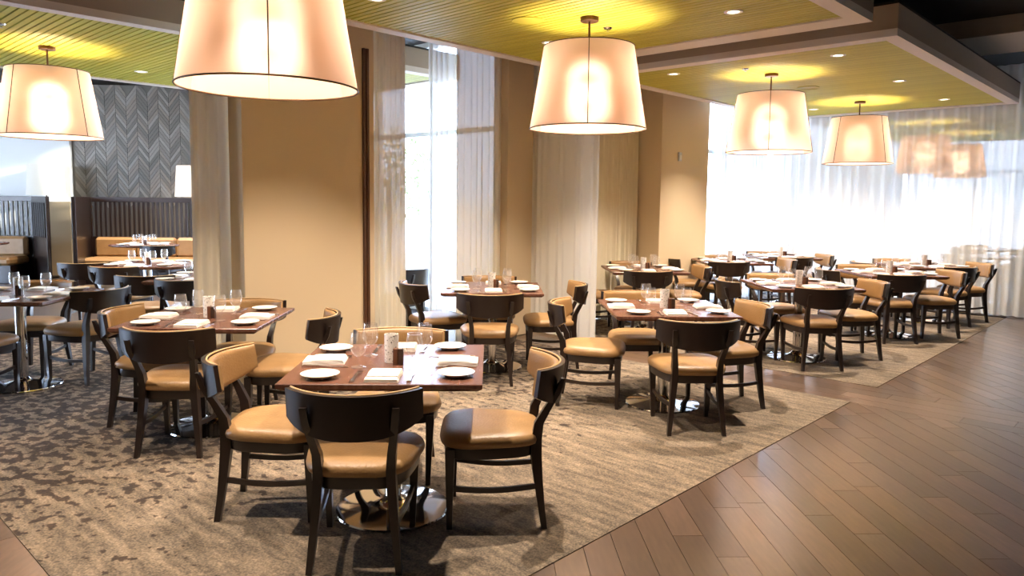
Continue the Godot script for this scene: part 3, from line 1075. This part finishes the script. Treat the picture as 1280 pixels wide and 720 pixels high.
func booth(called_label: String, x0: float, x1: float, wing_x: float, z: float, wing_to: Vector2, seat0: float, seat1: float) -> void:
	var o := thing("booth", called_label, "booth", Vector3((x0 + x1) / 2, 0, z), 0.0, "slatted booths")
	var c := Vector3((x0 + x1) / 2, 0, z)
	var w := x1 - x0
	bpart(o, "top_rail", Vector3(0, 1.495, 0), Vector3(w, 0.09, 0.06), M.dark, 0.004)
	bpart(o, "lower_panel", Vector3(0, 0.41, 0), Vector3(w, 0.82, 0.06), M.dark, 0.004)
	var g := Geo.new()
	g.box(Vector3.ZERO, Vector3(0.042, 0.63, 0.03), 0.003)
	var sm := g.mesh()
	var n := int(w / 0.085)
	for k in n:
		part(o, "slat", sm, M.dark, Vector3(-w / 2 + w * (k + 0.5) / n, 1.135, 0))
	# side wing
	var a := Vector3(wing_x, 0, z) - c
	var b := Vector3(wing_to.x, 0, wing_to.y) - c
	var dir := b - a
	var bas := Basis(Vector3.UP, atan2(-dir.z, dir.x))
	g = Geo.new()
	g.box(Vector3.ZERO, Vector3(dir.length(), 1.54, 0.06), 0.004, bas)
	gpart(o, "side_panel", g, M.dark, (a + b) / 2 + Vector3.UP * 0.77)
	g = Geo.new()
	g.box(Vector3.ZERO, Vector3(0.03, 0.6, 0.02), 0.003, bas)
	sm = g.mesh()
	for k in 10:
		part(o, "slat", sm, M.dark, a.lerp(b, (k + 0.7) / 10.4) + Vector3.UP * 1.13 + bas * Vector3(0, 0, 0.04 * signf(c.x - wing_x) * (1.0 if wing_x < c.x else -1.0)))
	# upholstery
	var sw := seat1 - seat0
	var sc := (seat0 + seat1) / 2 - c.x
	bpart(o, "bench_base", Vector3(sc, 0.16, 0.36), Vector3(sw, 0.32, 0.56), M.dark, 0.004)
	bpart(o, "bench_seat", Vector3(sc, 0.39, 0.37), Vector3(sw, 0.14, 0.62), M.leather, 0.04)
	var m := int(ceil(sw / 0.9))
	for k in m:
		bpart(o, "bench_back", Vector3(sc - sw / 2 + sw * (k + 0.5) / m, 0.63, 0.11), Vector3(sw / m - 0.006, 0.36, 0.14), M.leather, 0.045)


func small_things() -> void:
	booth("right-hand dark slatted booth with tan bench before the herringbone wall", -7.36, -4.95, -7.36, -13.8, Vector2(-6.95, -12.55), -7.2, -5.0)
	booth("left-hand dark slatted booth with tan bench at the picture's edge", -11.0, -8.36, -8.36, -13.8, Vector2(-7.55, -12.85), -10.9, -8.42)
	for q in [[-8.36, "drum lamp standing behind the left-hand booth"], [-5.62, "drum lamp standing behind the right-hand booth"]]:
		var o := thing("floor_lamp", q[1], "lamp", Vector3(q[0], 0, -14.22), 0.0, "drum floor lamps")
		var g := Geo.new()
		g.lathe([Vector2(0, 0), Vector2(0.16, 0), Vector2(0.16, 0.02), Vector2(0.02, 0.03)], 24)
		gpart(o, "base", g, M.blackmetal)
		g = Geo.new()
		g.tube([Vector3(0, 0.02, 0), Vector3(0, 1.75, 0)], 0.012)
		gpart(o, "pole", g, M.blackmetal)
		g = Geo.new()
		g.lathe([Vector2(0.33, 1.56), Vector2(0.29, 2.14)], 48)
		gpart(o, "shade", g, M.drum)
	# thermostat on the cream pier
	var t := thing("thermostat", "small grey thermostat on the cream pier", "thermostat", ab(9.12, 5.39, 2.13), PI / 4)
	bpart(t, "housing", Vector3(0, 0.06, 0), Vector3(0.075, 0.12, 0.025), M.aluminium, 0.004)
	bpart(t, "cover", Vector3(0, 0.05, 0.014), Vector3(0.05, 0.06, 0.008), M.white, 0.002)
	# sprinkler heads and flush speakers
	for q in [[4.95, 3.62, "small sprinkler head beside the centre pendant's ceiling plate"], [7.35, 3.6, "small sprinkler head beside the second raft's first pendant"], [1.62, 7.3, "small sprinkler head above the left pendant lamp"]]:
		var o := thing("sprinkler_head", q[2], "sprinkler", ab(q[0], q[1], HC + 0.012))
		var g := Geo.new()
		g.lathe([Vector2(0, -0.012), Vector2(0.03, -0.012), Vector2(0.036, -0.004), Vector2(0.036, 0.0), Vector2(0, 0)], 20)
		gpart(o, "cup", g, M.chrome)
		g = Geo.new()
		g.lathe([Vector2(0, -0.03), Vector2(0.014, -0.03), Vector2(0.014, -0.026), Vector2(0.005, -0.024), Vector2(0.005, -0.01)], 12)
		gpart(o, "deflector", g, M.chrome)
	for q in [[4.35, 3.95, "round flush speaker grille left of the centre pendant's plate"], [9.0, 3.6, "round flush speaker grille between the two far-raft pendants"]]:
		var o := thing("ceiling_speaker", q[2], "speaker", ab(q[0], q[1], HC + 0.012))
		var g := Geo.new()
		g.lathe([Vector2(0.12, -0.008), Vector2(0.125, -0.008), Vector2(0.125, 0.0), Vector2(0.12, 0)], 32)
		gpart(o, "rim", g, M.slat[0])
		g = Geo.new()
		g.lathe([Vector2(0, -0.005), Vector2(0.12, -0.005), Vector2(0.12, 0.0), Vector2(0, 0)], 32)
		gpart(o, "grille", g, M.slat[1])
	# trees outside
	rng.seed = 12
	for q in [[-2.6, -19.0, 3.6, "pale leafy tree outside the window gap"], [3.0, -22.0, 4.2, "pale leafy tree outside the right-hand window"]]:
		var o := thing("tree", q[3], "tree", Vector3(q[0], -0.1, q[1]), 0.0, "trees outside")
		var g := Geo.new()
		g.tube([Vector3(0, 0, 0), Vector3(0.05, 1.0, 0), Vector3(0, q[2] * 0.6, 0.05)], 0.07)
		gpart(o, "trunk", g, M.bark)
		g = Geo.new()
		for k in 700:
			var p := Vector3(rng.randfn(), rng.randfn(), rng.randfn()).normalized() * pow(rng.randf(), 0.4)
			p = Vector3(p.x * 1.3, q[2] * 0.62 + p.y * 1.3, p.z * 1.3)
			var u := Vector3(rng.randfn(), rng.randfn(), rng.randfn()).normalized() * 0.09
			var v := u.cross(Vector3(rng.randfn(), rng.randfn(), rng.randfn())).normalized() * 0.05
			g.quad(p - u, p + v, p + u, p - v, Vector3.UP)
		var fo := gpart(o, "foliage", g, M.leaf)
		fo.set_meta("kind", "stuff")


func drapes() -> void:
	drape("narrow gathered curtain hanging at the left edge of the tan pier", Vector2(2.58, 5.985), Vector2(3.02, 5.985), 0.02, 3.6, 5, 0.02, M.stack, 1)
	drape("gathered cream curtain right of the dark trim on the pier", Vector2(4.21, 5.86), Vector2(4.66, 5.86), 0.02, 3.6, 6, 0.022, M.stack, 2)
	drape("thin sheer veil hanging in the window gap", Vector2(5.0, 5.9), Vector2(5.4, 5.9), 0.02, 3.6, 5, 0.03, M.sheerthin, 3)
	drape("wide gathered curtain between window gap and brown pier", Vector2(5.30, 5.82), Vector2(6.02, 5.82), 0.02, 3.6, 8, 0.026, M.stack, 4)
	drape("long white sheer curtain hanging free beside the centre pendant", Vector2(6.47, 5.83), Vector2(6.45, 4.78), 0.02, 3.3, 9, 0.018, M.sheer, 5)
	drape("gathered curtain right behind the long sheer, beside the cream pier", Vector2(7.7, 5.76), Vector2(8.62, 5.76), 0.02, 3.6, 9, 0.03, M.stack, 6)
	drape("bright sheer curtain over the window beyond the cream pier", Vector2(10.45, 5.47), Vector2(12.1, 5.47), 0.02, 3.6, 13, 0.045, M.veil, 7)
	drape("bright sheer over the window in the room behind the sheer wall", Vector2(12.45, 5.47), Vector2(19.8, 5.47), 0.02, 3.6, 52, 0.045, M.veil, 9)
	drape("bright sheer over the end window behind the sheer wall", Vector2(19.85, 5.4), Vector2(19.85, -4.3), 0.02, 3.6, 70, 0.045, M.veil, 10)
	drape("unseen curtain added across the outer window to keep sun off the herringbone wall", Vector2(6.58, 12.3), Vector2(6.58, 14.6), 0.02, 3.6, 22, 0.04, M.veil, 11)  # added out of view, screens the herringbone tiles from the low sun
	drape("wide wall of white sheers closing the far carpet", Vector2(12.25, 5.45), Vector2(12.25, -4.0), 0.02, 3.5, 60, 0.05, M.sheerfar, 8)


func lights() -> void:
	downlight("recessed downlight near the ceiling edge above the window gap table", 5.07, 4.34)
	downlight("recessed downlight near the top edge right of the large pendant", 3.2, 4.34)
	downlight("recessed downlight near the front raft's right corner", 5.14, 2.63)
	downlight("recessed downlight above the front table, out of sight", 3.2, 2.63)
	downlight("recessed downlight above the front chairs, out of sight", 1.25, 2.63, HC + 0.013, 6.5)
	downlight("recessed downlight above the pier table's left chair, out of sight", 1.25, 4.34, HC + 0.013, 6.5)
	downlight("recessed downlight at the second raft's left end", 7.16, 4.34)
	downlight("recessed downlight nearest the second raft's front corner", 7.25, 2.63)
	downlight("middle recessed downlight along the second raft's aisle edge", 9.16, 2.63)
	downlight("farthest recessed downlight along the second raft's aisle edge", 11.1, 2.63)
	downlight("recessed downlight hidden behind the second raft's first pendant", 9.16, 4.34)
	downlight("recessed downlight in the far corner of the second raft", 11.1, 4.34)
	downlight("recessed downlight at the right of the left-hand raft", 3.27, 8.82)
	downlight("left of two downlights above the herringbone wall", 4.2, 13.4, HM - 0.003, 16.0)
	downlight("right of two downlights above the herringbone wall", 5.2, 13.3, HM - 0.003, 16.0)


func _ready() -> void:
	# camera, sky, exposure
	cam = Camera3D.new()
	cam.name = "camera"
	var pitch := deg_to_rad(5.0748); var yaw := deg_to_rad(1.7807); var roll := deg_to_rad(0.6422)
	var fw := Vector3(sin(yaw) * cos(pitch), -sin(pitch), -cos(yaw) * cos(pitch))
	var r0 := Vector3(cos(yaw), 0, sin(yaw))
	var u0 := r0.cross(fw)
	var r := r0 * cos(roll) + u0 * sin(roll)
	var u := u0 * cos(roll) - r0 * sin(roll)
	cam.transform = Transform3D(Basis(r, u, -fw), Vector3(0, 1.5512, 0))
	cam.projection = Camera3D.PROJECTION_FRUSTUM
	cam.near = 0.05
	cam.far = 200.0
	cam.size = 720.0 / 920.33 * 0.05
	cam.frustum_offset = Vector2(0, -27.07 / 920.33 * 0.05)
	add_child(cam)
	cam.current = true
	var env := Environment.new()
	env.background_mode = Environment.BG_SKY
	var sky := Sky.new()
	var sm := ProceduralSkyMaterial.new()
	sm.sky_top_color = c8(172, 202, 246)
	sm.sky_horizon_color = c8(216, 231, 252)
	sm.ground_bottom_color = c8(190, 190, 188)
	sm.ground_horizon_color = c8(226, 230, 236)
	sky.sky_material = sm
	env.sky = sky
	env.background_energy_multiplier = 18.0
	env.tonemap_mode = Environment.TONE_MAPPER_LINEAR
	env.tonemap_exposure = 1.2
	env.sdfgi_enabled = true
	env.ssao_enabled = true
	env.ssil_enabled = true
	var we := WorldEnvironment.new()
	we.name = "environment"
	we.environment = env
	add_child(we)
	var sun := DirectionalLight3D.new()
	sun.name = "sun"
	sun.light_color = c8(255, 250, 240)
	sun.light_energy = 3.0
	sun.light_angular_distance = 1.5
	sun.shadow_enabled = true
	sun.sky_mode = DirectionalLight3D.SKY_MODE_LIGHT_ONLY
	add_child(sun)
	sun.look_at_from_position(Vector3.ZERO, Vector3(-0.93, -0.23, -0.30))
	materials()
	# the building
	shell()
	raft("front green slatted ceiling raft with pale border", -0.2, 6.05, 1.95, 5.12, 3.20, 0.25)
	raft("second green slatted ceiling raft beyond the front one", 6.66, 12.05, 1.95, 5.15, 3.20, 0.16)
	raft("left green slatted ceiling raft behind the tan pier", -0.2, 5.9, 6.40, 9.75, 3.20, 0.16)
	raft("green slatted ceiling raft beyond the sheer wall", 12.75, 18.6, 1.95, 5.15, 3.20, 0.16)
	M.rug.albedo_texture = rug_tex(0.82, 6.0, 1.95, 9.9, 1400, 900, 2.7, 5.6, 0.95, c8(114, 100, 83), c8(50, 38, 29))
	M.far_rug.albedo_texture = rug_tex(6.65, 12.1, 1.95, 5.75, 700, 1000, 2.7, 5.6, 0.7, c8(114, 100, 83), c8(50, 38, 29))
	rug("carpet", "brown and beige patterned carpet under the front tables", 0.82, 6.0, 1.95, 9.9, M.rug)
	rug("carpet", "beige carpet under the far tables before the sheers", 6.65, 12.1, 1.95, 5.75, M.far_rug)
	drapes()
	# lamps
	pendants()
	lights()
	# furniture and tableware
	dining()
	small_things()
